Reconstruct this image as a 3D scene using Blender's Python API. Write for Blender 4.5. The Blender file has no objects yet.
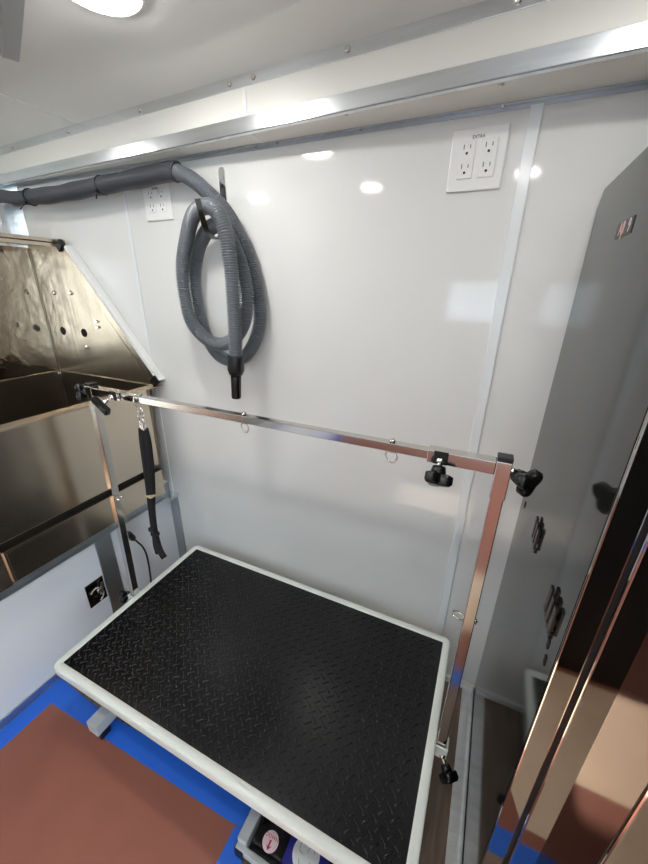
import bpy, bmesh, math, random
from mathutils import Vector, Matrix
random.seed(4)
scn = bpy.context.scene
C = scn.collection
PI = math.pi
V = Vector

# ------------------------------------------------------------------ materials
def srgb(r, g, b):
    f = lambda c: (c/255/12.92) if c/255 <= .04045 else ((c/255+.055)/1.055)**2.4
    return (f(r), f(g), f(b), 1)

def mat(name, col, rough=.5, metal=0., bump=None, spec=None, var=0., coat=0., stretch=None, aniso=0., ior=None):
    """bump = (scale, strength, distance); var = colour variation; stretch = brushed direction scale"""
    m = bpy.data.materials.new(name); m.use_nodes = True
    nt = m.node_tree; b = nt.nodes['Principled BSDF']
    b.inputs['Base Color'].default_value = col
    b.inputs['Roughness'].default_value = rough
    b.inputs['Metallic'].default_value = metal
    if spec is not None: b.inputs['Specular IOR Level'].default_value = spec
    if ior is not None: b.inputs['IOR'].default_value = ior
    if coat: b.inputs['Coat Weight'].default_value = coat; b.inputs['Coat Roughness'].default_value = .05
    tc = nt.nodes.new('ShaderNodeTexCoord')
    src = tc.outputs['Object']
    if stretch:
        mp = nt.nodes.new('ShaderNodeMapping'); mp.inputs['Scale'].default_value = stretch
        nt.links.new(src, mp.inputs['Vector']); src = mp.outputs['Vector']
    if var:
        n = nt.nodes.new('ShaderNodeTexNoise'); n.inputs['Scale'].default_value = 9; n.inputs['Detail'].default_value = 5
        nt.links.new(src, n.inputs['Vector'])
        r = nt.nodes.new('ShaderNodeValToRGB')
        lo = [max(0, c*(1-var)) for c in col[:3]]+[1]; hi = [min(1, c*(1+var)) for c in col[:3]]+[1]
        r.color_ramp.elements[0].position = .3; r.color_ramp.elements[1].position = .7
        r.color_ramp.elements[0].color = lo; r.color_ramp.elements[1].color = hi
        nt.links.new(n.outputs['Fac'], r.inputs['Fac']); nt.links.new(r.outputs['Color'], b.inputs['Base Color'])
    if bump:
        n2 = nt.nodes.new('ShaderNodeTexNoise'); n2.inputs['Scale'].default_value = bump[0]; n2.inputs['Detail'].default_value = 3
        nt.links.new(src, n2.inputs['Vector'])
        bp = nt.nodes.new('ShaderNodeBump'); bp.inputs['Strength'].default_value = bump[1]; bp.inputs['Distance'].default_value = bump[2]
        nt.links.new(n2.outputs['Fac'], bp.inputs['Height']); nt.links.new(bp.outputs['Normal'], b.inputs['Normal'])
    return m

def emis(name, col, s):
    m = bpy.data.materials.new(name); m.use_nodes = True
    b = m.node_tree.nodes['Principled BSDF']
    b.inputs['Base Color'].default_value = (.8, .8, .8, 1)
    b.inputs['Emission Color'].default_value = col; b.inputs['Emission Strength'].default_value = s
    return m

M = {}
M['wall'] = mat('wall panel white', srgb(228, 228, 225), .07, bump=(3, .03, .01), spec=.42)
M['lowwall'] = mat('low wall white', srgb(226, 229, 232), .3)
M['ceil'] = mat('ceiling panel', srgb(238, 239, 234), .14, bump=(2.5, .06, .02), spec=.45)
M['soffit'] = mat('soffit panel', srgb(235, 234, 226), .35)
M['white'] = mat('white plastic', srgb(240, 240, 238), .3)
M['seam'] = mat('white seam strip', srgb(232, 236, 237), .2)
M['alu'] = mat('aluminium', srgb(232, 236, 238), .24, 1., stretch=(.3, 6, 6), var=.1)
M['alumat'] = mat('dull aluminium', srgb(188, 193, 198), .4, 1., var=.08)
M['steel'] = mat('brushed stainless', srgb(210, 196, 176), .27, 1., stretch=(14, .6, .6), var=.07, bump=(1.6, .12, .01))
M['steelfront'] = mat('satin stainless', srgb(214, 202, 184), .23, 1., stretch=(14, .6, .6), var=.05, bump=(1.2, .05, .01))
M['steeldark'] = mat('basin stainless', srgb(150, 140, 126), .3, 1., var=.08)  # darker copy of the stainless, with the basin's shade in its colour
M['steelpol'] = mat('polished stainless', srgb(205, 196, 184), .1, 1., stretch=(1, 14, 14), var=.05, bump=(1.2, .25, .01))
M['darksteel'] = mat('dark steel', srgb(92, 90, 88), .25, 1.)
M['chrome'] = mat('chrome', srgb(232, 230, 226), .08, 1.)
M['tube'] = mat('bright steel tube', srgb(206, 200, 194), .11, 1.)
M['blackpl'] = mat('black plastic', srgb(18, 18, 20), .35)
M['blackgl'] = mat('glossy black plastic', srgb(14, 14, 15), .2)
M['webbing'] = mat('black nylon webbing', srgb(14, 14, 17), .8, bump=(500, .3, .001))
M['hose'] = mat('grey hose', srgb(106, 111, 116), .28)
M['sleeve'] = mat('charcoal hose sleeve', srgb(62, 65, 71), .5, bump=(160, .5, .002))
M['frame'] = mat('table frame enamel', srgb(228, 232, 224), .3)
M['mat'] = mat('black rubber', srgb(13, 13, 15), .22, spec=.38, bump=(420, .2, .0004))
M['basegrey'] = mat('light grey enamel', srgb(190, 196, 196), .35)
M['paper'] = mat('floor paper', srgb(148, 88, 70), .62, bump=(30, .08, .004), var=.05)
M['tan'] = mat('tan paper', srgb(232, 204, 176), .6, var=.05)  # paler than the brown sheet, stands in for sunlit floor
M['tape'] = mat('blue tape', srgb(34, 108, 222), .5, bump=(300, .2, .0008))
M['cabside'] = mat('black lacquered side', srgb(30, 31, 30), .07, ior=1.48, spec=.32, bump=(2, .04, .01))
M['cabfront'] = mat('black mirror steel', srgb(190, 184, 178), .045, 1.)
M['cabedge'] = mat('dark mirror edge', srgb(92, 88, 86), .06, 1.)
M['cabgap'] = mat('black seal', srgb(10, 10, 11), .5)
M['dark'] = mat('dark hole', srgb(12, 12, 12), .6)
M['ventgrey'] = mat('grey plastic', srgb(165, 168, 166), .4)  # grey of a reflection, put into the plate's colour
M['text'] = mat('black print', srgb(28, 28, 30), .5)
M['stick'] = mat('sticker dark', srgb(62, 52, 50), .4)
M['pink'] = mat('pale pink print', srgb(236, 196, 186), .4)
M['lilac'] = mat('pale lilac print', srgb(214, 212, 226), .4)
M['red'] = mat('red print', srgb(196, 24, 52), .45)
M['pinkdisc'] = mat('pinkish white disc', srgb(240, 214, 218), .4)
M['bluepl'] = mat('blue print', srgb(38, 40, 140), .4)
M['greyline'] = mat('grey print', srgb(120, 118, 118), .5)
M['brass'] = mat('beige slider', srgb(206, 186, 150), .4)
M['lamp'] = emis('lamp diffuser', (1, .98, .95, 1), 60)

def wood():
    m = bpy.data.materials.new('brown plank vinyl'); m.use_nodes = True; nt = m.node_tree; b = nt.nodes['Principled BSDF']
    tc = nt.nodes.new('ShaderNodeTexCoord'); mp = nt.nodes.new('ShaderNodeMapping'); mp.inputs['Scale'].default_value = (9, 1.2, 1)
    n = nt.nodes.new('ShaderNodeTexNoise'); n.inputs['Scale'].default_value = 5; n.inputs['Detail'].default_value = 8; n.inputs['Distortion'].default_value = .6
    r = nt.nodes.new('ShaderNodeValToRGB'); r.color_ramp.elements[0].position = .3; r.color_ramp.elements[1].position = .72
    r.color_ramp.elements[0].color = srgb(112, 92, 78); r.color_ramp.elements[1].color = srgb(158, 134, 114)
    br = nt.nodes.new('ShaderNodeTexBrick'); br.inputs['Scale'].default_value = 1; br.inputs['Brick Width'].default_value = .9; br.inputs['Row Height'].default_value = .15
    br.inputs['Mortar Size'].default_value = .0025; br.inputs['Mortar'].default_value = (.45, .45, .45, 1)
    br.inputs['Color1'].default_value = (1, 1, 1, 1); br.inputs['Color2'].default_value = (.86, .86, .86, 1)
    mp2 = nt.nodes.new('ShaderNodeMapping'); mp2.inputs['Rotation'].default_value = (0, 0, PI/2)
    mx = nt.nodes.new('ShaderNodeMixRGB'); mx.blend_type = 'MULTIPLY'; mx.inputs['Fac'].default_value = 1
    L = nt.links.new
    L(tc.outputs['Object'], mp.inputs['Vector']); L(mp.outputs['Vector'], n.inputs['Vector']); L(n.outputs['Fac'], r.inputs['Fac'])
    L(tc.outputs['Object'], mp2.inputs['Vector']); L(mp2.outputs['Vector'], br.inputs['Vector'])
    L(r.outputs['Color'], mx.inputs['Color1']); L(br.outputs['Color'], mx.inputs['Color2']); L(mx.outputs['Color'], b.inputs['Base Color'])
    b.inputs['Roughness'].default_value = .45
    return m
M['floor'] = wood()

# ------------------------------------------------------------------ mesh helpers (all take world coordinates)
def new(): return bmesh.new()

def box(bm, a, b, bev=0., seg=2):
    a, b = V(a), V(b)
    lo = V((min(a.x, b.x), min(a.y, b.y), min(a.z, b.z))); hi = V((max(a.x, b.x), max(a.y, b.y), max(a.z, b.z)))
    t = bmesh.new()
    bmesh.ops.create_cube(t, size=1, matrix=Matrix.Translation((lo+hi)/2) @ Matrix.Diagonal((*(hi-lo), 1)))
    if bev: bmesh.ops.bevel(t, geom=t.edges[:], offset=bev, segments=seg, affect='EDGES', profile=.5)
    merge(bm, t)

def merge(bm, t):
    me = bpy.data.meshes.new('tmp'); t.to_mesh(me); t.free(); bm.from_mesh(me); bpy.data.meshes.remove(me)

def prism(bm, pts, d, bev=0.):
    """polygon pts (3-D, planar) extruded by vector d"""
    t = bmesh.new(); d = V(d)
    a = [t.verts.new(V(p)) for p in pts]; b = [t.verts.new(V(p)+d) for p in pts]
    t.faces.new(a[::-1]); t.faces.new(b); n = len(pts)
    for i in range(n): t.faces.new((a[i], a[(i+1) % n], b[(i+1) % n], b[i]))
    bmesh.ops.recalc_face_normals(t, faces=t.faces[:])
    if bev: bmesh.ops.bevel(t, geom=t.edges[:], offset=bev, segments=2, affect='EDGES', profile=.5)
    merge(bm, t)

def obox(bm, c, u, v, w, hu, hv, hw, bev=0.):
    u, v, w = V(u).normalized(), V(v).normalized(), V(w).normalized(); c = V(c)
    pts = [c-u*hu-v*hv-w*hw, c+u*hu-v*hv-w*hw, c+u*hu+v*hv-w*hw, c-u*hu+v*hv-w*hw]
    prism(bm, pts, w*2*hw, bev)

def frames(path):
    P = [V(p) for p in path]; T = []
    for i in range(len(P)):
        t = P[min(i+1, len(P)-1)]-P[max(i-1, 0)]
        T.append(t.normalized())
    n = T[0].orthogonal().normalized(); N = []
    for i, t in enumerate(T):
        n = (n - t*n.dot(t)).normalized(); N.append(n.copy())
    return P, T, N

def tube(bm, path, rad, seg=12, closed=False, sx=1., sy=1., cap=True):
    P, T, N = frames(path)
    R = rad if hasattr(rad, '__len__') else [rad]*len(P)
    rings = []
    for p, t, n, r in zip(P, T, N, R):
        b = t.cross(n)
        rings.append([bm.verts.new(p+(n*math.cos(2*PI*k/seg)*sx+b*math.sin(2*PI*k/seg)*sy)*r) for k in range(seg)])
    m = len(rings)
    for i in range(m if closed else m-1):
        A, B = rings[i], rings[(i+1) % m]
        for k in range(seg):
            f = bm.faces.new((A[k], A[(k+1) % seg], B[(k+1) % seg], B[k])); f.smooth = True
    if cap and not closed:
        bm.faces.new(rings[0][::-1]); bm.faces.new(rings[-1])

def cyl(bm, a, b, r, seg=20, r2=None): tube(bm, [a, b], [r, r if r2 is None else r2], seg)

def spline(pts, step):
    P = [V(p) for p in pts]; P = [P[0]*2-P[1]]+P+[P[-1]*2-P[-2]]; dense = []
    for i in range(1, len(P)-2):
        for k in range(40):
            t = k/40
            dense.append(.5*((2*P[i])+(P[i+1]-P[i-1])*t+(2*P[i-1]-5*P[i]+4*P[i+1]-P[i+2])*t*t+(3*P[i]-P[i-1]-3*P[i+1]+P[i+2])*t**3))
    dense.append(P[-2]); out = [dense[0]]; acc = 0
    for a, b in zip(dense, dense[1:]):
        L = (b-a).length
        while acc+L >= step:
            a = a+(b-a)*((step-acc)/L); L = (b-a).length; acc = 0; out.append(a.copy())
        acc += L
    return out

def torus(bm, c, axis, R, r, seg=24, s2=8, a0=0, a1=2*PI):
    axis = V(axis).normalized(); u = axis.orthogonal().normalized(); w = axis.cross(u); c = V(c)
    full = abs(a1-a0-2*PI) < 1e-6
    n = seg if full else seg+1
    tube(bm, [c+(u*math.cos(a0+(a1-a0)*k/seg)+w*math.sin(a0+(a1-a0)*k/seg))*R for k in range(n)], r, s2, closed=full)

def obj(name, bm, m, parent=None, smooth=False):
    off = V((0, 0, 0))
    if parent is not None:
        off = V(parent['_o']) if '_o' in parent else off
    bmesh.ops.translate(bm, vec=-off, verts=bm.verts[:])
    me = bpy.data.meshes.new(name); bm.to_mesh(me); bm.free()
    if smooth:
        for p in me.polygons: p.use_smooth = True
    o = bpy.data.objects.new(name, me); C.objects.link(o)
    for x in (m if isinstance(m, (list, tuple)) else [m]): me.materials.append(x)
    if parent is not None: o.parent = parent
    o['_o'] = tuple(off)
    return o

def tag(o, label, cat, group=None):
    o['label'] = label; o['category'] = cat
    if group: o['group'] = group
    return o

def thing(name, label, cat, loc, group=None):
    o = bpy.data.objects.new(name, None); o.empty_display_size = .05; C.objects.link(o); o.location = loc; o['_o'] = tuple(loc)
    return tag(o, label, cat, group)

def struct(name, bm, m, parent=None):
    o = obj(name, bm, m, parent)
    if parent is None: o['kind'] = 'structure'
    return o

def one(fn, *a, **k):
    bm = new(); fn(bm, *a, **k); return bm

def text_bm(body, size, origin, u, v, thick=.0006, align='CENTER'):
    """lettering: u = reading direction, v = up"""
    cu = bpy.data.curves.new('txt', 'FONT'); cu.body = body; cu.size = size; cu.align_x = align; cu.align_y = 'CENTER'; cu.extrude = thick
    o = bpy.data.objects.new('txt', cu); C.objects.link(o)
    bpy.context.view_layer.update()
    me = bpy.data.meshes.new_from_object(o.evaluated_get(bpy.context.evaluated_depsgraph_get()))
    bpy.data.objects.remove(o); bpy.data.curves.remove(cu)
    bm = new(); bm.from_mesh(me); bpy.data.meshes.remove(me)
    u, v = V(u).normalized(), V(v).normalized(); w = u.cross(v)
    mx = Matrix((u, v, w)).transposed().to_4x4(); mx.translation = V(origin)
    bm.transform(mx)
    return bm

# ------------------------------------------------------------------ the room
XL, XR, YB, YF, H = -1.87, 1.0, 1.02, -1.9, 1.811
struct('floor', one(box, (XL-.05, YF-.05, -.05), (XR+.05, YB+.05, 0)), M['floor'])
struct('ceiling', one(box, (XL-.05, YF-.05, H), (XR+.05, YB+.05, H+.05)), M['ceil'])
struct('wall_back', one(box, (XL-.05, YB, 0), (XR+.05, YB+.05, H)), M['wall'])
struct('wall_left', one(box, (XL-.05, YF, 0), (XL, YB, H)), M['wall'])
bm = new()   # unseen side doorway behind the photographer, opened to let in fill daylight
DY0, DY1, DZ = -1.75, -.55, 1.72
box(bm, (XR, YF, 0), (XR+.05, DY0, H)); box(bm, (XR, DY1, 0), (XR+.05, YB, H)); box(bm, (XR, DY0, DZ), (XR+.05, DY1, H))
struct('wall_right', bm, M['wall'])
WX0, WX1, WZ0, WZ1 = -.46, .02, 1.06, 1.40
bm = new()
box(bm, (XL, YF-.05, 0), (WX0, YF, H)); box(bm, (WX1, YF-.05, 0), (XR, YF, H))
box(bm, (WX0, YF-.05, 0), (WX1, YF, WZ0)); box(bm, (WX0, YF-.05, WZ1), (WX1, YF, H))
struct('wall_front', bm, M['wall'])
bm = new()
box(bm, (WX0-.03, YF, WZ0-.03), (WX0, YF+.012, WZ1+.03), .003); box(bm, (WX1, YF, WZ0-.03), (WX1+.03, YF+.012, WZ1+.03), .003)
box(bm, (WX0, YF, WZ0-.03), (WX1, YF+.012, WZ0), .003); box(bm, (WX0, YF, WZ1), (WX1, YF+.012, WZ1+.03), .003)
struct('window_1', bm, M['alumat'])
struct('wall_front_right', one(box, (.335, -.46, 0), (.88, -.38, H)), M['cabgap'])  # unseen black partition, added to keep reflections in the cabinet front dark
# low wall that carries the tub
PX, PZ = -1.24, .51
struct('wall_left_lower', one(box, (PX-.045, YF, 0), (PX, YB, PZ)), M['lowwall'])
# trims
struct('baseboard_left', one(box, (PX, YF, 0), (PX+.006, YB, .03), .001), M['alumat'])
bm = new(); box(bm, (PX, YF, PZ-.062), (PX+.005, YB, PZ), .001); box(bm, (PX, YF, PZ-.064), (PX+.02, YB, PZ-.060), .001)
struct('trim_1', bm, M['alumat'])
struct('trim_2', one(box, (PX, .648, .03), (PX+.006, .712, PZ-.064), .001), M['alumat'])
struct('trim_3', one(box, (PX, YB-.006, .0), (PX+.05, YB, .452), .001), M['alumat'])
bm = new(); box(bm, (PX, YB-.05, .452), (PX+.060, YB, .464), .002); box(bm, (PX, YB-.05, .436), (PX+.004, YB, .452), .001)
struct('trim_4', bm, M['alu'])
struct('trim_5', one(box, (-1.226, YB-.003, .0), (-1.213, YB, 1.695), .001), M['seam'])
struct('trim_6', one(box, (-.010, YB-.004, .03), (.015, YB, 1.695), .0015), M['seam'])
bm = new(); box(bm, (XL, YB-.004, 1.40), (XL+.065, YB, 1.70), .001); box(bm, (XL, YB-.06, 1.40), (XL+.004, YB, 1.70), .001)
struct('trim_7', bm, M['alu'])
struct('baseboard_back', one(box, (PX+.05, YB-.014, 0), (.150, YB, .024), .002), M['white'])
struct('trim_8', one(box, (-1.311, YF, H-.002), (-1.306, .955, H), .0005), M['seam'])
# soffit along the back wall
SZ = 1.701
def SY(x): return .893-.052*x          # the soffit front is not quite parallel to the wall
def sbox(bm, a, b, bev=0):
    t = bmesh.new(); box(t, a, b, bev)
    for v in t.verts: v.co.y += SY(v.co.x)
    merge(bm, t)
soffit = struct('trim_9', one(prism, [(XL, SY(XL), SZ), (XR, SY(XR), SZ), (XR, YB, SZ), (XL, YB, SZ)], (0, 0, H-SZ)), M['soffit'])
t10 = struct('trim_10', one(sbox, (XL, -.003, 1.786), (XR, 0, H), .0008), M['alu'])
bm = new(); sbox(bm, (XL, -.004, SZ-.003), (XR, 0, SZ+.029), .001); sbox(bm, (XL, -.004, SZ-.003), (XR, .012, SZ), .001)
t11 = struct('trim_11', bm, M['alu'])
bm = new(); box(bm, (XL, YB-.003, SZ-.010), (XR, YB, SZ), .0008); box(bm, (XL, YB-.014, SZ-.003), (XR, YB, SZ), .0008)
t12 = struct('trim_12', bm, M['alumat'])
bm = new(); sbox(bm, (-.650, -.002, SZ+.029), (-.639, 0, 1.786), .0006); box(bm, (-.654, SY(-.65)+.014, SZ-.002), (-.64, YB-.016, SZ), .0006)
struct('trim_13', bm, M['white'])
def screw(c, n, r=.006, parent=None):
    n = V(n); c = V(c); bm = new()
    cyl(bm, c, c+n*.0018, r, 16, r*.92); cyl(bm, c+n*.0018, c+n*.0032, r*.9, 16, r*.5)
    u = n.orthogonal().normalized(); w = n.cross(u)
    obox(bm, c+n*.003, u, w, n, r*.45, .0006, .0006)
    return obj('screw', bm, M['chrome'], parent)
for x in (-1.707, -1.358, -1.013, -.685, -.613, -.372, -.057): screw((x, SY(x)-.003, 1.799), (0, -1, 0), .007, t10)
for x, y in ((-1.027, .935), (-.696, .935), (-.628, .935), (-.378, .93), (-.065, .925)): screw((x, y, SZ), (0, 0, -1), .006, soffit)
for x in (-.674, -.607, -.373, -.062): screw((x, YB-.009, SZ-.003), (0, 0, -1), .006, t12)

# ------------------------------------------------------------------ lamps
def lamp(x, y, label, r=.060):
    t = thing('ceiling_light', label, 'light', (x, y, H), 'round recessed ceiling lights')
    bm = new(); torus(bm, (x, y, H-.001), (0, 0, 1), r+.007, .006, 40, 8); cyl(bm, (x, y, H-.005), (x, y, H), r+.009, 32)
    obj('trim_ring', bm, M['white'], t, True)
    obj('diffuser', one(tube, [(x, y, H-.0045), (x, y, H-.009), (x, y, H-.012), (x, y, H-.0135)], [r, r*.97, r*.88, r*.6], 40), M['lamp'], t)
lamp(-.703, .603, 'large round white glowing ceiling light at the top left of the photo, nearest the soffit')
lamp(-1.34, .03, 'round ceiling light reflected as the leftmost bright dot on the back wall', .045)
lamp(.16, .60, 'small round ceiling light whose glare shows at the right end of the soffit edge', .034)
lamp(-1.45, .62, 'small round ceiling light whose glare shows on the soffit edge above the hose sleeve', .034)
lamp(-.67, .04, 'round ceiling light reflected as the bright dot right of the hose coil', .045)
lamp(.015, .035, 'round ceiling light reflected as the bright dot beside the right wall seam', .045)

# grey plate standing in for a reflection in the ceiling, top left
vu, vv = V((.90, -.43, 0)).normalized(), V((-.43, -.90, 0)).normalized(); va = V((-1.065, .672, H)); VS = .36
vc = va+vu*VS/2+vv*VS/2
t = thing('ceiling_vent', 'grey plastic roof vent on the ceiling at the upper left corner', 'vent', tuple(vc))
bm = new(); z = V((0, 0, -.006))
for p0, p1 in ((vc-vv*(VS/2-.016), vu), (vc+vv*(VS/2-.016), vu)): obox(bm, p0+z, vu, vv, (0, 0, 1), VS/2, .016, .006, .002)
for p0 in (vc-vu*(VS/2-.016), vc+vu*(VS/2-.016)): obox(bm, p0+z, vu, vv, (0, 0, 1), .016, VS/2-.032, .006, .002)
obj('vent_frame', bm, M['ventgrey'], t)
bm = new(); obox(bm, vc+V((0, 0, -.003)), vu, vv, (0, 0, 1), VS/2-.03, VS/2-.03, .003)
for k in range(10): obox(bm, vc+vv*(-.125+k*.028)+V((0, 0, -.007)), vu, vv, (0, 0, 1), VS/2-.03, .004, .003)
obj('vent_grille', bm, M['ventgrey'], t)

# ------------------------------------------------------------------ sockets on the back wall
def socket(x0, x1, z0, z1, label, word):
    cx = (x0+x1)/2; y = YB
    t = thing('wall_outlet', label, 'outlet', (cx, y, z0), 'white four-socket outlets on the back wall')
    obj('cover_plate', one(box, (x0, y-.007, z0), (x1, y, z1), .003), M['white'], t)
    for dx in (-.0225, .0225):
        r = obj('receptacle', one(box, (cx+dx-.0165, y-.0095, z0+.024), (cx+dx+.0165, y-.006, z1-.024), .001), M['white'], t)
        bm = new()
        for dz in (-.018, .018):
            zc = (z0+z1)/2+dz
            box(bm, (cx+dx-.0078, y-.0098, zc+.002), (cx+dx-.0062, y-.0092, zc+.011)); box(bm, (cx+dx+.0056, y-.0098, zc+.003), (cx+dx+.0072, y-.0092, zc+.010))
            cyl(bm, (cx+dx, y-.0098, zc-.0055), (cx+dx, y-.0092, zc-.0055), .0027, 14)
        obj('slots', bm, M['dark'], r)
    for dx in (-.0225, .0225):
        for z in (z0+.009, z1-.009): obj('screw', one(cyl, (cx+dx, y-.0076, z), (cx+dx, y-.0069, z), .0022, 12), M['white'], t)
    obj('lettering', text_bm(word, .0085, (cx-.002, y-.0073, z1-.018), (1, 0, 0), (0, 0, 1), .0003), M['text'], t)
socket(-.157, -.041, 1.552, 1.670, 'white four-socket outlet on the back wall beside the right seam, printed EXTRA', 'EXTRA')
socket(-1.125, -1.008, 1.540, 1.648, 'white four-socket outlet on the back wall, left of the coiled hose under the sleeve', 'EXTRA')

# ------------------------------------------------------------------ hose and its hook
hk = thing('hose_hook', 'flat steel hook screwed to the back wall, carrying the coiled hose', 'hook', (-.80, YB, 1.5))
bm = new()
prism(bm, [(-.812, YB-.004, 1.50), (-.790, YB-.004, 1.50), (-.790, YB-.004, 1.655), (-.795, YB-.004, 1.663), (-.807, YB-.004, 1.663), (-.812, YB-.004, 1.655)], (0, .004, 0))
bp = obj('back_plate', bm, M['chrome'], hk)
obj('screw_head', one(cyl, (-.801, YB-.0075, 1.640), (-.801, YB-.003, 1.640), .0065, 18), M['alumat'], bp)
obj('plate_hole', one(cyl, (-.801, YB-.0046, 1.618), (-.801, YB-.0036, 1.618), .004, 16), M['dark'], bp)
bm = new()
arm = [(-.801, YB-.004, 1.515), (-.797, .975, 1.476), (-.781, .925, 1.474), (-.756, .875, 1.486), (-.741, .846, 1.515), (-.742, .836, 1.553)]
P = spline(arm, .006)
for a, b in zip(P, P[1:]):
    d = (b-a); obox(bm, (a+b)/2, (1, 0, 0), d.cross(V((1, 0, 0))), d, .008, .002, d.length/2*1.15)
obj('hook_arm', bm, M['darksteel'], hk)

HOSE = [(-0.912,0.955,1.648),(-0.863,0.960,1.626),(-0.817,0.965,1.592),(-0.770,0.975,1.550),(-0.731,0.980,1.492),(-0.703,0.985,1.428),(-0.683,0.988,1.354),(-0.672,0.988,1.276),(-0.682,0.985,1.204),(-0.731,0.985,1.133),(-0.801,0.985,1.109),(-0.857,0.985,1.130),(-0.895,0.985,1.190),(-0.913,0.985,1.277),(-0.910,0.980,1.370),(-0.881,0.975,1.447),(-0.836,0.965,1.490),(-0.792,0.955,1.506),(-0.752,0.945,1.494),(-0.720,0.940,1.456),(-0.694,0.940,1.393),(-0.681,0.940,1.329),(-0.684,0.935,1.270),(-0.707,0.930,1.216),(-0.753,0.925,1.178),(-0.807,0.925,1.172),(-0.860,0.925,1.197),(-0.898,0.925,1.243),(-0.909,0.925,1.316),(-0.905,0.925,1.394),(-0.871,0.920,1.470),(-0.826,0.910,1.528),(-0.771,0.900,1.544),(-0.727,0.890,1.527),(-0.701,0.885,1.483),(-0.692,0.885,1.421),(-0.689,0.885,1.352),(-0.690,0.885,1.280),(-0.693,0.885,1.204),(-0.697,0.885,1.142)]
hz = thing('vacuum_hose', 'ribbed grey vacuum hose coiled on a wall hook with a black nozzle end', 'hose', (-.80, .94, 1.1))
sub = .0066/5
P = spline(HOSE, sub); bm = new()
prof = [.0205, .0213, .0205, .0165, .0165]
tube(bm, P, [prof[i % 5] for i in range(len(P))], 14)
obj('corrugated_tube', bm, M['hose'], hz)
SL = [(-1.86,0.955,1.648),(-1.817,0.955,1.651),(-1.724,0.955,1.638),(-1.625,0.955,1.634),(-1.457,0.955,1.632),(-1.247,0.955,1.639),(-1.063,0.955,1.645),(-0.945,0.955,1.650),(-0.905,0.956,1.646)]
P = spline(SL, .01)
rad = [.0225 if p.x < -1.63 else (.0255)+.0010*math.sin(p.x*40) for p in P]
obj('cloth_sleeve', one(tube, P, rad, 18), M['sleeve'], hz, True)
for x, z, tail in ((-1.625, 1.634, (-.005, -.03, -.035)), (-1.235, 1.640, (.03, -.03, -.035))):
    bm = new(); torus(bm, (x, .955, z), (1, 0, .02), .0262, .0022, 28, 6)
    a = V((x, .93, z-.022)); tube(bm, [a, a+V(tail)*.4, a+V(tail)*.7], .0022, 6); box(bm, a-V((.005, .005, .005)), a+V((.005, .005, .005)), .001)
    obj('cable_tie', bm, M['blackpl'], hz)
obj('sleeve_band', one(torus, (-.912, .955, 1.647), (1, 0, -.25), .0245, .0025, 28, 8), M['sleeve'], hz)
bm = new(); a = V((-.6965, .885, 1.150)); d = V((-.010, 0, -.135)).normalized()
tube(bm, [a, a+d*.004, a+d*.045, a+d*.060], [.024, .0255, .0255, .020], 24)
nz = obj('nozzle', bm, M['blackpl'], hz)
bm = new(); tube(bm, [a+d*.055, a+d*.075, a+d*.132, a+d*.136], [.0165, .0160, .0150, .0140], 24)
obj('nozzle_tip', bm, M['blackgl'], nz)

# ------------------------------------------------------------------ bathing tub
tb = thing('bathing_tub', 'stainless steel dog bathing tub with tall splash panels on the left', 'tub', (-1.5, .4, PZ))
TX0, TX1, TY0, TY1 = -1.79, -1.17, -.25, .995
RZ = .972
obj('back_splash', one(box, (TX0, TY0, RZ), (TX0+.004, TY1, 1.475)), M['steelpol'], tb)
bm = new(); prism(bm, [(TX0, TY1, RZ-.005), (-1.195, TY1, RZ-.005), (-1.592, TY1, 1.472), (TX0, TY1, 1.472)], (0, -.004, 0))
es = obj('end_splash', bm, M['steel'], tb)
for x, z in ((-1.692, 1.152), (-1.553, 1.152)): obj('faucet_hole', one(cyl, (x, TY1-.0055, z), (x, TY1-.003, z), .017, 24), M['dark'], es)
for x, z in ((-1.689, 1.305), (-1.578, 1.307), (-1.456, 1.203), (-1.456, 1.180), (-1.554, 1.094)):
    obj('rivet', one(cyl, (x, TY1-.004, z), (x, TY1-.012, z), .0085 if z > 1.29 or z < 1.1 else .006, 18, .005), M['chrome'], es)
bm = new()   # weld line in the corner
box(bm, (TX0+.003, TY1-.008, RZ), (TX0+.009, TY1-.003, 1.47)); obj('corner_weld', bm, M['steeldark'], es)
# shelf on top of the splash
bm = new(); box(bm, (TX0, TY0, 1.484), (-1.585, YB-.002, 1.488)); box(bm, (-1.589, TY0, 1.472), (-1.585, YB-.002, 1.500), .001); box(bm, (TX0, TY1-.002, 1.47), (-1.592, TY1+.002, 1.488))
obj('top_shelf', bm, M['steel'], tb)
# sloped flange and white edge strip
s0, s1 = V((-1.588, 0, 1.468)), V((-1.188, 0, RZ-.002)); dn = (s1-s0).normalized(); up = V((-dn.z, 0, dn.x)); up = up if up.x > 0 else -up
bm = new(); prism(bm, [s0+V((0, TY1-.006, 0)), s1+V((0, TY1-.006, 0)), s1+V((0, TY1-.006, 0))+up*.028, s0+V((0, TY1-.006, 0))+up*.028], (0, .004, 0))
obj('sloped_flange', bm, M['steel'], tb)
bm = new(); q0, q1 = s0+up*.028+dn*.02, s1+up*.028
prism(bm, [q0+V((0, TY1-.008, 0)), q1+V((0, TY1-.008, 0)), q1+V((0, TY1-.008, 0))+up*.015, q0+V((0, TY1-.008, 0))+up*.015], (0, .03, 0), .001)
obj('edge_strip', bm, M['white'], tb)
for q, s in ((s0+up*.018+dn*.002, 1), (s1+up*.022-dn*.012, -1)):
    obj('end_cap', one(obox, q+V((0, TY1-.006, 0)), dn, up, (0, 1, 0), .014, .019, .009, .002), M['blackpl'], tb)
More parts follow.
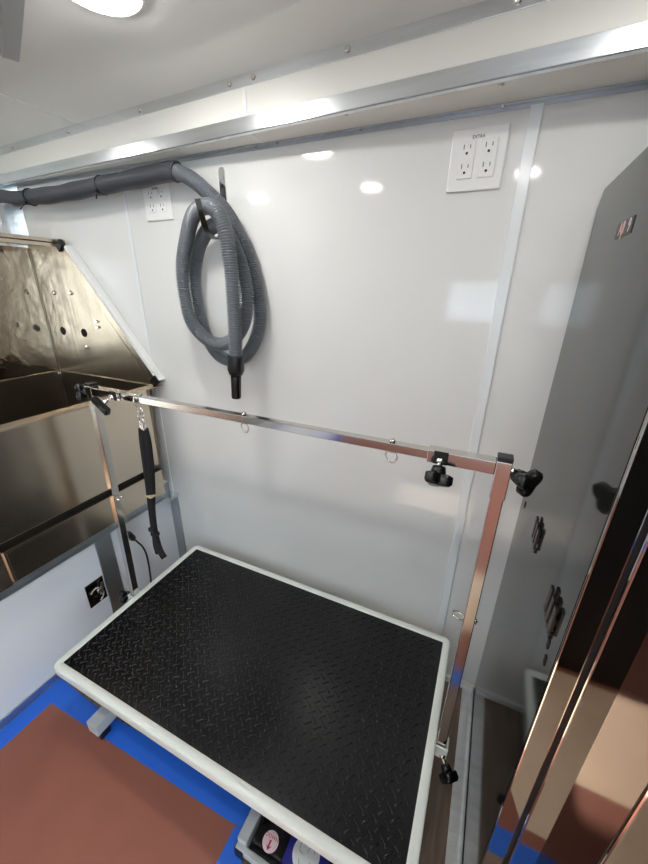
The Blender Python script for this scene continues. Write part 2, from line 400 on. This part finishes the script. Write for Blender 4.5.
# basin: inner walls, bottom, rim
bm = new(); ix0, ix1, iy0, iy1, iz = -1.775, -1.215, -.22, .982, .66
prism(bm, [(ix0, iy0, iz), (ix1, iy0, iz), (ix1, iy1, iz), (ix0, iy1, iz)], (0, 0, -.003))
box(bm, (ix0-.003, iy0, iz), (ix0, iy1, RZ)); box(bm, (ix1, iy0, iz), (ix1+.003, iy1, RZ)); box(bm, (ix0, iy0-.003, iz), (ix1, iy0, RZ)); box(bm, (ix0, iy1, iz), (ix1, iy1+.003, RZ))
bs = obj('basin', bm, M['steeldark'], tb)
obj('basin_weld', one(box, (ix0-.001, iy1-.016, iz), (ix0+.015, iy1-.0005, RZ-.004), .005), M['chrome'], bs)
bm = new(); box(bm, (ix1, TY0, RZ-.004), (TX1, YB-.006, RZ), .0012); box(bm, (TX0, TY0, RZ-.004), (ix1, iy0, RZ)); box(bm, (TX0+.004, iy0, RZ-.004), (ix0, TY1-.006, RZ)); box(bm, (ix0, iy1, RZ-.004), (ix1, TY1-.006, RZ))
obj('rim', bm, M['steel'], tb)
# front panel, dark gap, apron
bm = new(); box(bm, (TX1-.030, TY0, .652), (TX1, .935, RZ-.003), .003)
obj('front_panel', bm, M['steelfront'], tb)
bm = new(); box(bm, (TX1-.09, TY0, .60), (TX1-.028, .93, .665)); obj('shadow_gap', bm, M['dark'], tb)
bm = new(); box(bm, (TX1-.034, TY0, PZ), (TX1-.006, .945, .622), .001)
ap = obj('apron', bm, M['steelfront'], tb)
bm = new(); box(bm, (TX1-.030, .372, .616), (TX1, .945, .624), .001); box(bm, (TX1-.01, .372, PZ+.006), (TX1, .380, .62), .001)
obj('apron_lip', bm, M['steel'], ap)
obj('corner_plate', one(box, (TX1-.02, .20, PZ), (TX1+.001, .368, .640), .001), M['steel'], tb)
bm = new(); box(bm, (-1.72, TY0, PZ), (TX1-.075, .94, PZ+.03)); box(bm, (-1.72, .91, PZ+.03), (TX1-.075, .94, .657)); box(bm, (-1.72, TY0, PZ+.03), (TX1-.075, TY0+.03, .657))
obj('under_frame', bm, M['alumat'], tb)
bm = new(); box(bm, (TX0+.01, -.20, 0), (TX0+.05, -.16, PZ)); box(bm, (TX0+.01, .90, 0), (TX0+.05, .94, PZ)); box(bm, (TX0+.01, -.2, PZ), (TX0+.10, .94, PZ+.03))
obj('rear_leg', bm, M['alumat'], tb)

# plate with ring pull on the low wall
pl = thing('latch_plate', 'small square dark mirror plate with chrome ring pull on low wall', 'latch', (PX, .61, .22))
obj('plate', one(box, (PX, .575, .176), (PX+.004, .644, .281), .001), mat('dark chrome', srgb(92, 86, 84), .08, 1.), pl)
bm = new(); torus(bm, (PX+.012, .605, .222), (1, .2, .35), .026, .0035, 24, 8, -2.3, 1.6)
obj('ring_pull', bm, M['chrome'], pl)
bm = new(); obox(bm, (PX+.012, .628, .238), (0, .25, 1), (0, 1, -.25), (1, 0, 0), .026, .006, .003, .001); cyl(bm, (PX+.002, .615, .235), (PX+.016, .615, .235), .007, 16)
obj('turn_tab', bm, M['chrome'], pl)

# plug and cord hanging on the low wall
cd = thing('power_cord', 'thin black power cord with plug hanging behind the left post', 'cord', (-1.2, .78, 0))
bm = new(); tube(bm, [(-1.218, .752, .455), (-1.213, .758, .432), (-1.208, .762, .415)], [.004, .0045, .005], 10)
obj('plug_tip', bm, M['chrome'], cd)
bm = new(); tube(bm, [(-1.208, .762, .415), (-1.206, .765, .405), (-1.2, .775, .380), (-1.198, .780, .368)], [.007, .0125, .0125, .006], 12)
obj('plug', bm, M['blackpl'], cd)
obj('cable', one(tube, spline([(-1.199, .778, .374), (-1.198, .790, .350), (-1.197, .806, .315), (-1.196, .815, .27), (-1.196, .816, .20), (-1.196, .810, .12), (-1.19, .79, .02), (-1.15, .76, .006), (-1.05, .72, .006)], .008), .0038, 8), M['blackpl'], cd, True)

# ------------------------------------------------------------------ grooming table
tx0, tx1, ty0, ty1, tz = -1.053, .0425, .342, .960, .266
gt = thing('grooming_table', 'low white-framed grooming table with black treaded top and overhead steel tube arm', 'table', (-.5, .65, 0))
def rrect(x0, x1, y0, y1, r, n=6):
    out = []
    for cx, cy, a in ((x1-r, y1-r, 0), (x0+r, y1-r, PI/2), (x0+r, y0+r, PI), (x1-r, y0+r, 1.5*PI)):
        for k in range(n+1):
            t = a+PI/2*k/n; out.append((cx+r*math.cos(t), cy+r*math.sin(t)))
    return out
def ring_frame(bm, prof, r):
    """sweep (inset, z) profile around the rounded table outline"""
    loops = []
    for ins, z in prof:
        pts = rrect(tx0+ins, tx1-ins, ty0+ins, ty1-ins, max(.004, r-ins)); loops.append([bm.verts.new((x, y, z)) for x, y in pts])
    n = len(loops[0]); m = len(loops)
    for i in range(m):
        A, B = loops[i], loops[(i+1) % m]
        for k in range(n):
            f = bm.faces.new((A[k], A[(k+1) % n], B[(k+1) % n], B[k])); f.smooth = True
bm = new()
ring_frame(bm, [(.023, tz-.002), (.0215, tz), (.0035, tz), (.001, tz-.001), (0, tz-.0035), (0, tz-.031), (.001, tz-.0335), (.0035, tz-.0345), (.023, tz-.0345)], .022)
bmesh.ops.recalc_face_normals(bm, faces=bm.faces[:])
obj('top_frame', bm, M['frame'], gt)
bm = new()
pts = rrect(tx0+.022, tx1-.022, ty0+.022, ty1-.022, .008)
prism(bm, [(x, y, tz-.020) for x, y in pts], (0, 0, .018))
def dogbone(bm, cx, cy, a):
    L, w, e, h = .0120, .0020, .0044, .0024
    out = [(-L, 0), (-L*.9, -e*.8), (-L*.6, -w*1.25), (0, -w), (L*.6, -w*1.25), (L*.9, -e*.8), (L, 0), (L*.9, e*.8), (L*.6, w*1.25), (0, w), (-L*.6, w*1.25), (-L*.9, e*.8)]
    ca, sa = math.cos(a), math.sin(a); z0 = tz-.0022
    lo = [bm.verts.new((cx+x*ca-y*sa, cy+x*sa+y*ca, z0)) for x, y in out]
    hi = [bm.verts.new((cx+(x*ca-y*sa)*.8, cy+(x*sa+y*ca)*.8, z0+h)) for x, y in out]
    n = len(out)
    for k in range(n): bm.faces.new((lo[k], lo[(k+1) % n], hi[(k+1) % n], hi[k])).smooth = True
    ce = bm.verts.new((cx, cy, z0+h*1.12))
    for k in range(n): bm.faces.new((hi[k], hi[(k+1) % n], ce)).smooth = True
p = .0205; mx0, mx1, my0, my1 = tx0+.032, tx1-.032, ty0+.032, ty1-.032
nx, ny = int((mx1-mx0)/(p*.7071))+2, int((my1-my0)/(p*.7071))+2
s2 = p*math.sqrt(2)/2
for i in range(nx):
    for j in range(ny):
        if (i+j) % 2: continue
        x, y = mx0+.004+i*s2, my0+.004+j*s2
        if x < mx1-.003 and y < my1-.003:
            dogbone(bm, x, y, PI/4 if i % 2 else -PI/4)
obj('rubber_mat', bm, M['mat'], gt)
obj('under_plate', one(box, (tx0+.02, ty0+.02, tz-.032), (tx1-.02, ty1-.02, tz-.021)), M['basegrey'], gt)
# base: floor rails, cross beams, lift arms
for x in (-.93, -.10):
    fb = obj('foot_rail', one(box, (x-.024, .340, .028), (x+.020, .93, .072), .002), M['basegrey'], gt)
    for y in (.360, .91): obj('foot_cap', one(box, (x-.025, y-.014, 0), (x+.021, y+.020, .031), .004), M['blackpl'], fb)
bm = new(); box(bm, (-.91, .47, .03), (-.12, .51, .065), .002); box(bm, (-.91, .80, .03), (-.12, .84, .065), .002)
obj('cross_beam', bm, M['basegrey'], gt)
for y in (.47, .80):
    bm = new(); obox(bm, (-.51, y+.02, .15), (.70, 0, .15), (-.15, 0, .70), (0, 1, 0), .36, .016, .012, .002); obj('lift_arm', bm, M['basegrey'], gt)
    bm = new(); obox(bm, (-.51, y+.046, .15), (-.70, 0, .15), (.15, 0, .70), (0, 1, 0), .36, .016, .012, .002); obj('lift_arm', bm, M['basegrey'], gt)
# pedal tray at the front
bm = new(); box(bm, (-.372, .334, .020), (-.344, .50, .062), .003); box(bm, (-.372, .322, .020), (-.05, .336, .045), .003); box(bm, (-.076, .334, .020), (-.05, .50, .062), .003)
ped = obj('pedal_guard', bm, M['basegrey'], gt)
obj('guard_cap', one(box, (-.374, .320, .006), (-.346, .338, .044), .003), M['blackpl'], ped)
tray = obj('pedal_tray', one(box, (-.344, .336, .004), (-.076, .48, .022)), M['blackpl'], gt)
bm = new(); box(bm, (-.338, .345, .022), (-.247, .44, .052), .008); pd = obj('foot_pedal', bm, M['blackgl'], gt)
cx, cy = -.294, .366
dk = obj('label_disc', one(cyl, (cx, cy, .052), (cx, cy, .0530), .0205, 32), M['pinkdisc'], pd)
bm = text_bm('DOWN', .0105, (cx, cy+.008, .0532), (1, 0, 0), (0, 1, 0), .0003)
box(bm, (cx-.0022, cy-.012, .0530), (cx+.0022, cy+.003, .0537))
prism(bm, [(cx-.008, cy-.006, .0530), (cx, cy-.017, .0530), (cx+.008, cy-.006, .0530), (cx, cy-.012, .0530)], (0, 0, .0007))
obj('down_print', bm, M['red'], pd)
bm = new(); box(bm, (-.240, .345, .022), (-.085, .47, .050), .008); pd = obj('control_box', bm, M['blackgl'], gt)
cx, cy = -.207, .384
obj('blue_surround', one(prism, [(cx+x, cy+y, .050) for x, y in rrect(-.046, .060, -.040, .046, .012)], (0, 0, .0008)), M['bluepl'], pd)
obj('white_disc', one(cyl, (cx+.004, cy, .0506), (cx+.004, cy, .0514), .034, 36), M['white'], pd)
bm = new()
torus(bm, (cx-.006, cy+.008, .0515), (0, 0, 1), .010, .0006, 20, 5, .4, 4.2); torus(bm, (cx+.014, cy+.008, .0515), (0, 0, 1), .008, .0006, 20, 5, -.8, 2.9); torus(bm, (cx+.004, cy-.010, .0515), (0, 0, 1), .014, .0006, 20, 5, 2.6, 5.6)
obj('outline_drawing', bm, M['greyline'], pd)

# ------------------------------------------------------------------ over-table arm
AY = .648
ga = gt
hw = .0112
PR, PL = .0550, -1.0660
def knob_bm(c, axis, R=.021, depth=.020, lobes=3):
    axis = V(axis).normalized(); u = axis.orthogonal().normalized(); w = axis.cross(u); c = V(c); bm = new()
    n = 36; rings = []
    for k, (s, dz) in enumerate(((.80, -depth/2), (1., -depth*.36), (1., depth*.28), (.84, depth/2), (.45, depth*.56))):
        rings.append([bm.verts.new(c+axis*dz+(u*math.cos(2*PI*i/n)+w*math.sin(2*PI*i/n))*R*s*(1+.30*math.cos(lobes*2*PI*i/n))) for i in range(n)])
    for A, B in zip(rings, rings[1:]):
        for i in range(n): bm.faces.new((A[i], A[(i+1) % n], B[(i+1) % n], B[i])).smooth = True
    bm.faces.new(rings[0][::-1]); bm.faces.new(rings[-1])
    cyl(bm, c-axis*(depth/2+.014), c-axis*(depth/2-.002), R*.55, 20, R*.7)
    return bm
def knob(parent, start, axis, gap, R=.021, lobes=3, name='knob'):
    a = V(axis).normalized(); s = V(start)
    k = obj(name, knob_bm(s+a*(gap+.024), a, R, .020, lobes), M['blackgl'], parent)
    bm = new(); cyl(bm, s, s+a*(gap+.012), .0048, 14); cyl(bm, s, s+a*.006, .0085, 6)
    obj('bolt', bm, M['chrome'], k, False)
    return k
for X, s in ((PR, 1), (PL, -1)):
    lean = 0 if s > 0 else .029           # the left post leans in a little
    bm = new(); box(bm, (X-hw, AY-hw, .205), (X+hw, AY+hw, 1.046), .0018)
    for v in bm.verts: v.co.x += lean*(v.co.z-.205)/.84
    po = obj('post', bm, M['tube'], ga)
    X0 = X; X = X+lean
    obj('tube_plug', one(box, (X0-hw*.8, AY-hw*.8, .2035), (X0+hw*.8, AY+hw*.8, .2055)), M['blackpl'], po)
    bm = new(); c = .0128
    box(bm, (X-c, AY-c, .995), (X+c, AY+c, 1.069), .0015)
    col = obj('collar', bm, M['tube'], ga)
    obj('cap', one(box, (X-c, AY-c, 1.069), (X+c, AY+c, 1.077), .002), M['blackpl'], col)
    x0, x1 = (X-.130, X-c) if s > 0 else (X+c, X+.13)
    sl = obj('sleeve', one(box, (x0, AY-c, 1.042), (x1, AY+c, 1.067), .0015), M['tube'], ga)
    bm = new(); xs = X-s*.105
    obox(bm, (xs, AY-c, 1.055), (1, 0, 0), (0, 0, 1), (0, 1, 0), .013, .013, .0012, .001)
    obj('boss', bm, M['blackpl'], sl)
    if s > 0:
        knob(ga, (xs, AY-c-.001, 1.053), (.02, -.62, -.78), .014, .0215)
    else:
        k = new(); st = V((xs, AY-c-.001, 1.053)); ax = V((.05, -1, -.3)).normalized()
        e = st+ax*.034
        obox(k, e+V((-.003, -.005, -.006)), (.9, -.1, -.45), (.4, 0, .9), (0, 1, .0), .033, .0095, .008, .003)
        k = obj('lever_knob', k, M['blackgl'], ga)
        bb = new(); cyl(bb, st, e, .0055, 14); cyl(bb, st, st+ax*.008, .0095, 6); obj('bolt', bb, M['chrome'], k)
    knob(ga, (X+s*c, AY, 1.050), (s, -.85 if s > 0 else -.2, -.22), .010 if s > 0 else .004, .0215)
    X = X0
    # socket clamped to the table edge
    xe = tx1 if s > 0 else tx0
    bm = new(); w2 = .0155
    for dy in (-1, 1): box(bm, (xe if s > 0 else X-w2, AY+dy*w2-.0022, .222), (X+w2 if s > 0 else xe, AY+dy*w2+.0022, .262), .0008)
    xo = X+s*w2; box(bm, (xo-.0022, AY-w2, .222), (xo+.0022, AY+w2, .262), .0008)
    sk = obj('clamp_socket', bm, M['frame'], ga)
    if s > 0: knob(ga, (X+.006, AY-.0176, .238), (.55, -.72, -.42), .018, .0195)
    else: knob(ga, (X-.0176, AY-.004, .240), (-1, -.1, -.15), .010, .0195)
cb = obj('crossbar', one(box, (PL+.002, AY-.0095, 1.046), (PR-.015, AY+.0095, 1.0645), .0015), M['tube'], ga)
def eye(x, z, axis):
    bm = new(); a = V(axis)
    c = V((x, AY, z)); torus(bm, c+a*.0225, (.25, 1, 0) if abs(a.z) > .5 else (.2, .3, 1), .0125, .0019, 24, 8); cyl(bm, c-a*.017, c+a*.011, .0022, 10)
    cyl(bm, c-a*.0145, c-a*.0105, .0062, 6); cyl(bm, c+a*.0095, c+a*.0125, .0055, 6)
    return obj('eye_ring', bm, M['chrome'], ga)
eye(-.499, 1.055, (0, 0, -1)); eye(-.145, 1.055, (0, 0, -1)); eye(PR, .690, (-1, 0, 0)); eye(PL+.0165, .690, (1, 0, 0))

# leash on the bar
le = thing('grooming_leash', 'black nylon grooming leash hanging from chrome snap clip on the bar', 'leash', (-.86, AY, .5))
bm = new(); torus(bm, (-.846, AY, 1.052), (1, 0, 0), .0175, .0022, 24, 8)
for k, (z, ax) in enumerate(((1.022, (0, 1, 0)), (1.006, (1, 0, 0)), (.990, (0, 1, 0)))): torus(bm, (-.848-.001*k, AY-.001, z), ax, .0095, .0026, 18, 8)
box(bm, (-.860, AY-.006, .963), (-.842, AY+.006, .982), .003)
obj('snap_clip', bm, M['chrome'], le)
def strap(pts, name='strap'):
    bm = new(); tube(bm, spline(pts, .006), .0098, 10, sx=1, sy=.5); return obj(name, bm, M['webbing'], le, True)
strap([(-.855, AY-.001, .968), (-.857, AY-.004, .93), (-.862, AY-.004, .86), (-.868, AY-.003, .80), (-.874, AY-.002, .744), (-.878, AY-.002, .70), (-.882, AY-.003, .63), (-.880, AY-.003, .57), (-.872, AY-.004, .535), (-.857, AY-.005, .512)])
strap([(-.847, AY+.001, .968), (-.846, AY+.003, .93), (-.851, AY+.003, .86), (-.860, AY+.003, .80), (-.869, AY+.002, .744), (-.882, AY+.003, .69), (-.888, AY+.003, .64), (-.893, AY+.004, .59), (-.899, AY+.005, .54), (-.892, AY+.004, .507)])
obj('slider', one(box, (-.885, AY-.010, .739), (-.861, AY+.010, .748), .002), M['brass'], le)
for x, z in ((-.881, .60), (-.888, .615)): obj('strap_knot', one(obox, (x, AY-.004, z), (1, 0, .1), (0, 1, 0), (0, 0, 1), .013, .008, .007, .002), M['webbing'], le)

# ------------------------------------------------------------------ black cabinet at the right
CX, CY = .150, .435
cab = thing('storage_cabinet', 'tall glossy black storage cabinet with mirror finish at the right', 'cabinet', (.5, .7, 0))
obj('body', one(prism, [(CX, CY+.004, .012), (CX, YB-.002, .012), (CX, YB-.002, 1.502), (CX, YB-.028, 1.534), (CX, CY+.004, 1.534)], (.86-CX, 0, 0), .003), M['cabside'], cab)
obj('face_frame', one(box, (CX, CY, .012), (CX+.030, CY+.005, 1.534), .002, 2), M['cabfront'], cab)
obj('door_seal', one(box, (CX+.028, CY+.0015, .012), (.84, CY+.0035, 1.52)), M['cabgap'], cab)
obj('inner_stile', one(box, (CX+.0345, CY-.005, .012), (.256, CY+.002, 1.53), .0035, 4), M['cabfront'], cab)
dr = obj('door', one(box, (.250, .368, .02), (.855, .4315, 1.525), .004, 3), M['cabfront'], cab)
obj('door_edge', one(box, (.2485, .372, .022), (.2505, .4315, 1.523)), M['cabedge'], dr)
# slotted black clips on the side
def clip(y0, z0, lean):
    bm = new()
    for k in range(3):
        y = y0-k*.021
        obox(bm, (CX-.004, y, z0), (0, -.05, 1), (0, 1, .05), (1, 0, 0), .024, .0058, .0022, .001)
        obox(bm, (CX-.0015, y+.001, z0-.029), (0, 0, 1), (0, 1, 0), (1, 0, 0), .006, .002, .0016, .0006)
    obox(bm, (CX-.0015, y0-.021, z0), (0, 0, 1), (0, 1, 0), (1, 0, 0), .005, .026, .0010)
    return obj('slotted_clip', bm, M['blackpl'], cab)
clip(.752, .888, 0); clip(.527, .905, 0)
for y, z in ((.953, .824), (.483, .862), (.474, .838)): obj('slot_mark', one(box, (CX-.0015, y-.004, z-.008), (CX+.001, y+.004, z+.008), .0005), M['dark'], cab)
sk = obj('sticker', one(box, (CX-.0012, .697, 1.421), (CX+.0005, .779, 1.443)), M['stick'], cab)
obj('sticker_print', text_bm('AJI', .025, (CX-.0014, .748, 1.432), (0, -1, 0), (0, 0, 1), .0004), M['pink'], sk)
obj('sticker_print', text_bm('9', .025, (CX-.0014, .710, 1.432), (0, -1, 0), (0, 0, 1), .0004), M['lilac'], sk)
bm = new(); box(bm, (.112, CY-.01, 0), (CX-.0005, YB-.014, .006), .001); box(bm, (CX-.006, CY-.01, 0), (CX-.001, YB-.014, .030), .001)
struct('trim_14', bm, M['alu'])

# ------------------------------------------------------------------ floor paper and tape
tag(obj('floor_paper', one(prism, [(-.50, -.36, .0013), (.95, -.36, .0013), (.95, .17, .0013), (.29, .17, .0013), (.23, .0, .0013), (-.50, .0, .0013)], (0, 0, .0006)), M['tan']), 'pale tan paper sheet on the floor, mirrored in the black cabinet front', 'paper')  # unseen sheet, stands in for the bright sunlit patch of floor
pg = [(-1.195, .352), (-.405, .371), (-.390, .235), (.95, .235), (.95, -1.85), (-1.19, -1.85)]
tag(obj('floor_paper', one(prism, [(x, y, .0003) for x, y in pg], (0, 0, .0009)), M['paper']), 'large reddish brown protective paper sheet laid on the floor', 'paper')
def tape(pts, label, z=.0016):
    tag(obj('masking_tape', one(prism, [(x, y, z) for x, y in pts], (0, 0, .0004)), M['tape']), label, 'tape', 'blue tape round the floor paper')
tape([(-1.231, .405), (-1.170, .39), (-1.170, -1.85), (-1.231, -1.85)], 'blue tape strip along the foot of the low left wall', .0012)
tape([(-1.231, .413), (-1.175, .346), (-.43, .366), (-.372, .372), (-.372, .430), (-.41, .432), (-1.0, .404)], 'blue tape strip under the front edge of the grooming table')
tape([(-.408, .3655), (-.372, .3715), (-.352, .3715), (-.352, .268), (-.408, .205)], 'short blue tape piece beside the foot pedals')
tape([(-.407, .2045), (-.351, .266), (.95, .266), (.95, .205)], 'blue tape strip running towards the black cabinet front')

# ------------------------------------------------------------------ light, camera
w = bpy.data.worlds.new('sky'); scn.world = w; w.use_nodes = True
bg = w.node_tree.nodes['Background']; bg.inputs['Color'].default_value = (.72, .86, 1, 1); bg.inputs['Strength'].default_value = 4.3
sun = bpy.data.lights.new('sun', 'SUN'); sun.energy = 12; sun.angle = math.radians(.8); sun.color = (1, .95, .90)
so = bpy.data.objects.new('sun', sun); C.objects.link(so)
d = V((.02, 1, -.69)); so.rotation_euler = d.to_track_quat('-Z', 'Y').to_euler(); so.location = (0, -4, 5)

cam = bpy.data.cameras.new('camera'); co = bpy.data.objects.new('camera', cam); C.objects.link(co)
yaw, pitch, roll = math.radians(24.32), math.radians(21.89), math.radians(.94)
cy_, sy_ = math.cos(yaw), math.sin(yaw)
f0 = V((-sy_, cy_, 0)); r0 = V((cy_, sy_, 0)); u0 = V((0, 0, 1))
f = f0*math.cos(pitch)-u0*math.sin(pitch); u = f0*math.sin(pitch)+u0*math.cos(pitch)
r = r0*math.cos(roll)+u*math.sin(roll); u2 = -r0*math.sin(roll)+u*math.cos(roll)
mw = Matrix((r, u2, -f)).transposed().to_4x4(); mw.translation = V((0, 0, 1.344)); co.matrix_world = mw
cam.sensor_fit = 'HORIZONTAL'; cam.sensor_width = 36; cam.lens = 360.28/648*36; cam.clip_start = .01
scn.camera = co
for o in scn.objects:
    if '_o' in o: del o['_o']
vs = scn.view_settings
vs.view_transform = 'Standard'; vs.look = 'None'; vs.exposure = .72; vs.gamma = 1; vs.use_curve_mapping = False
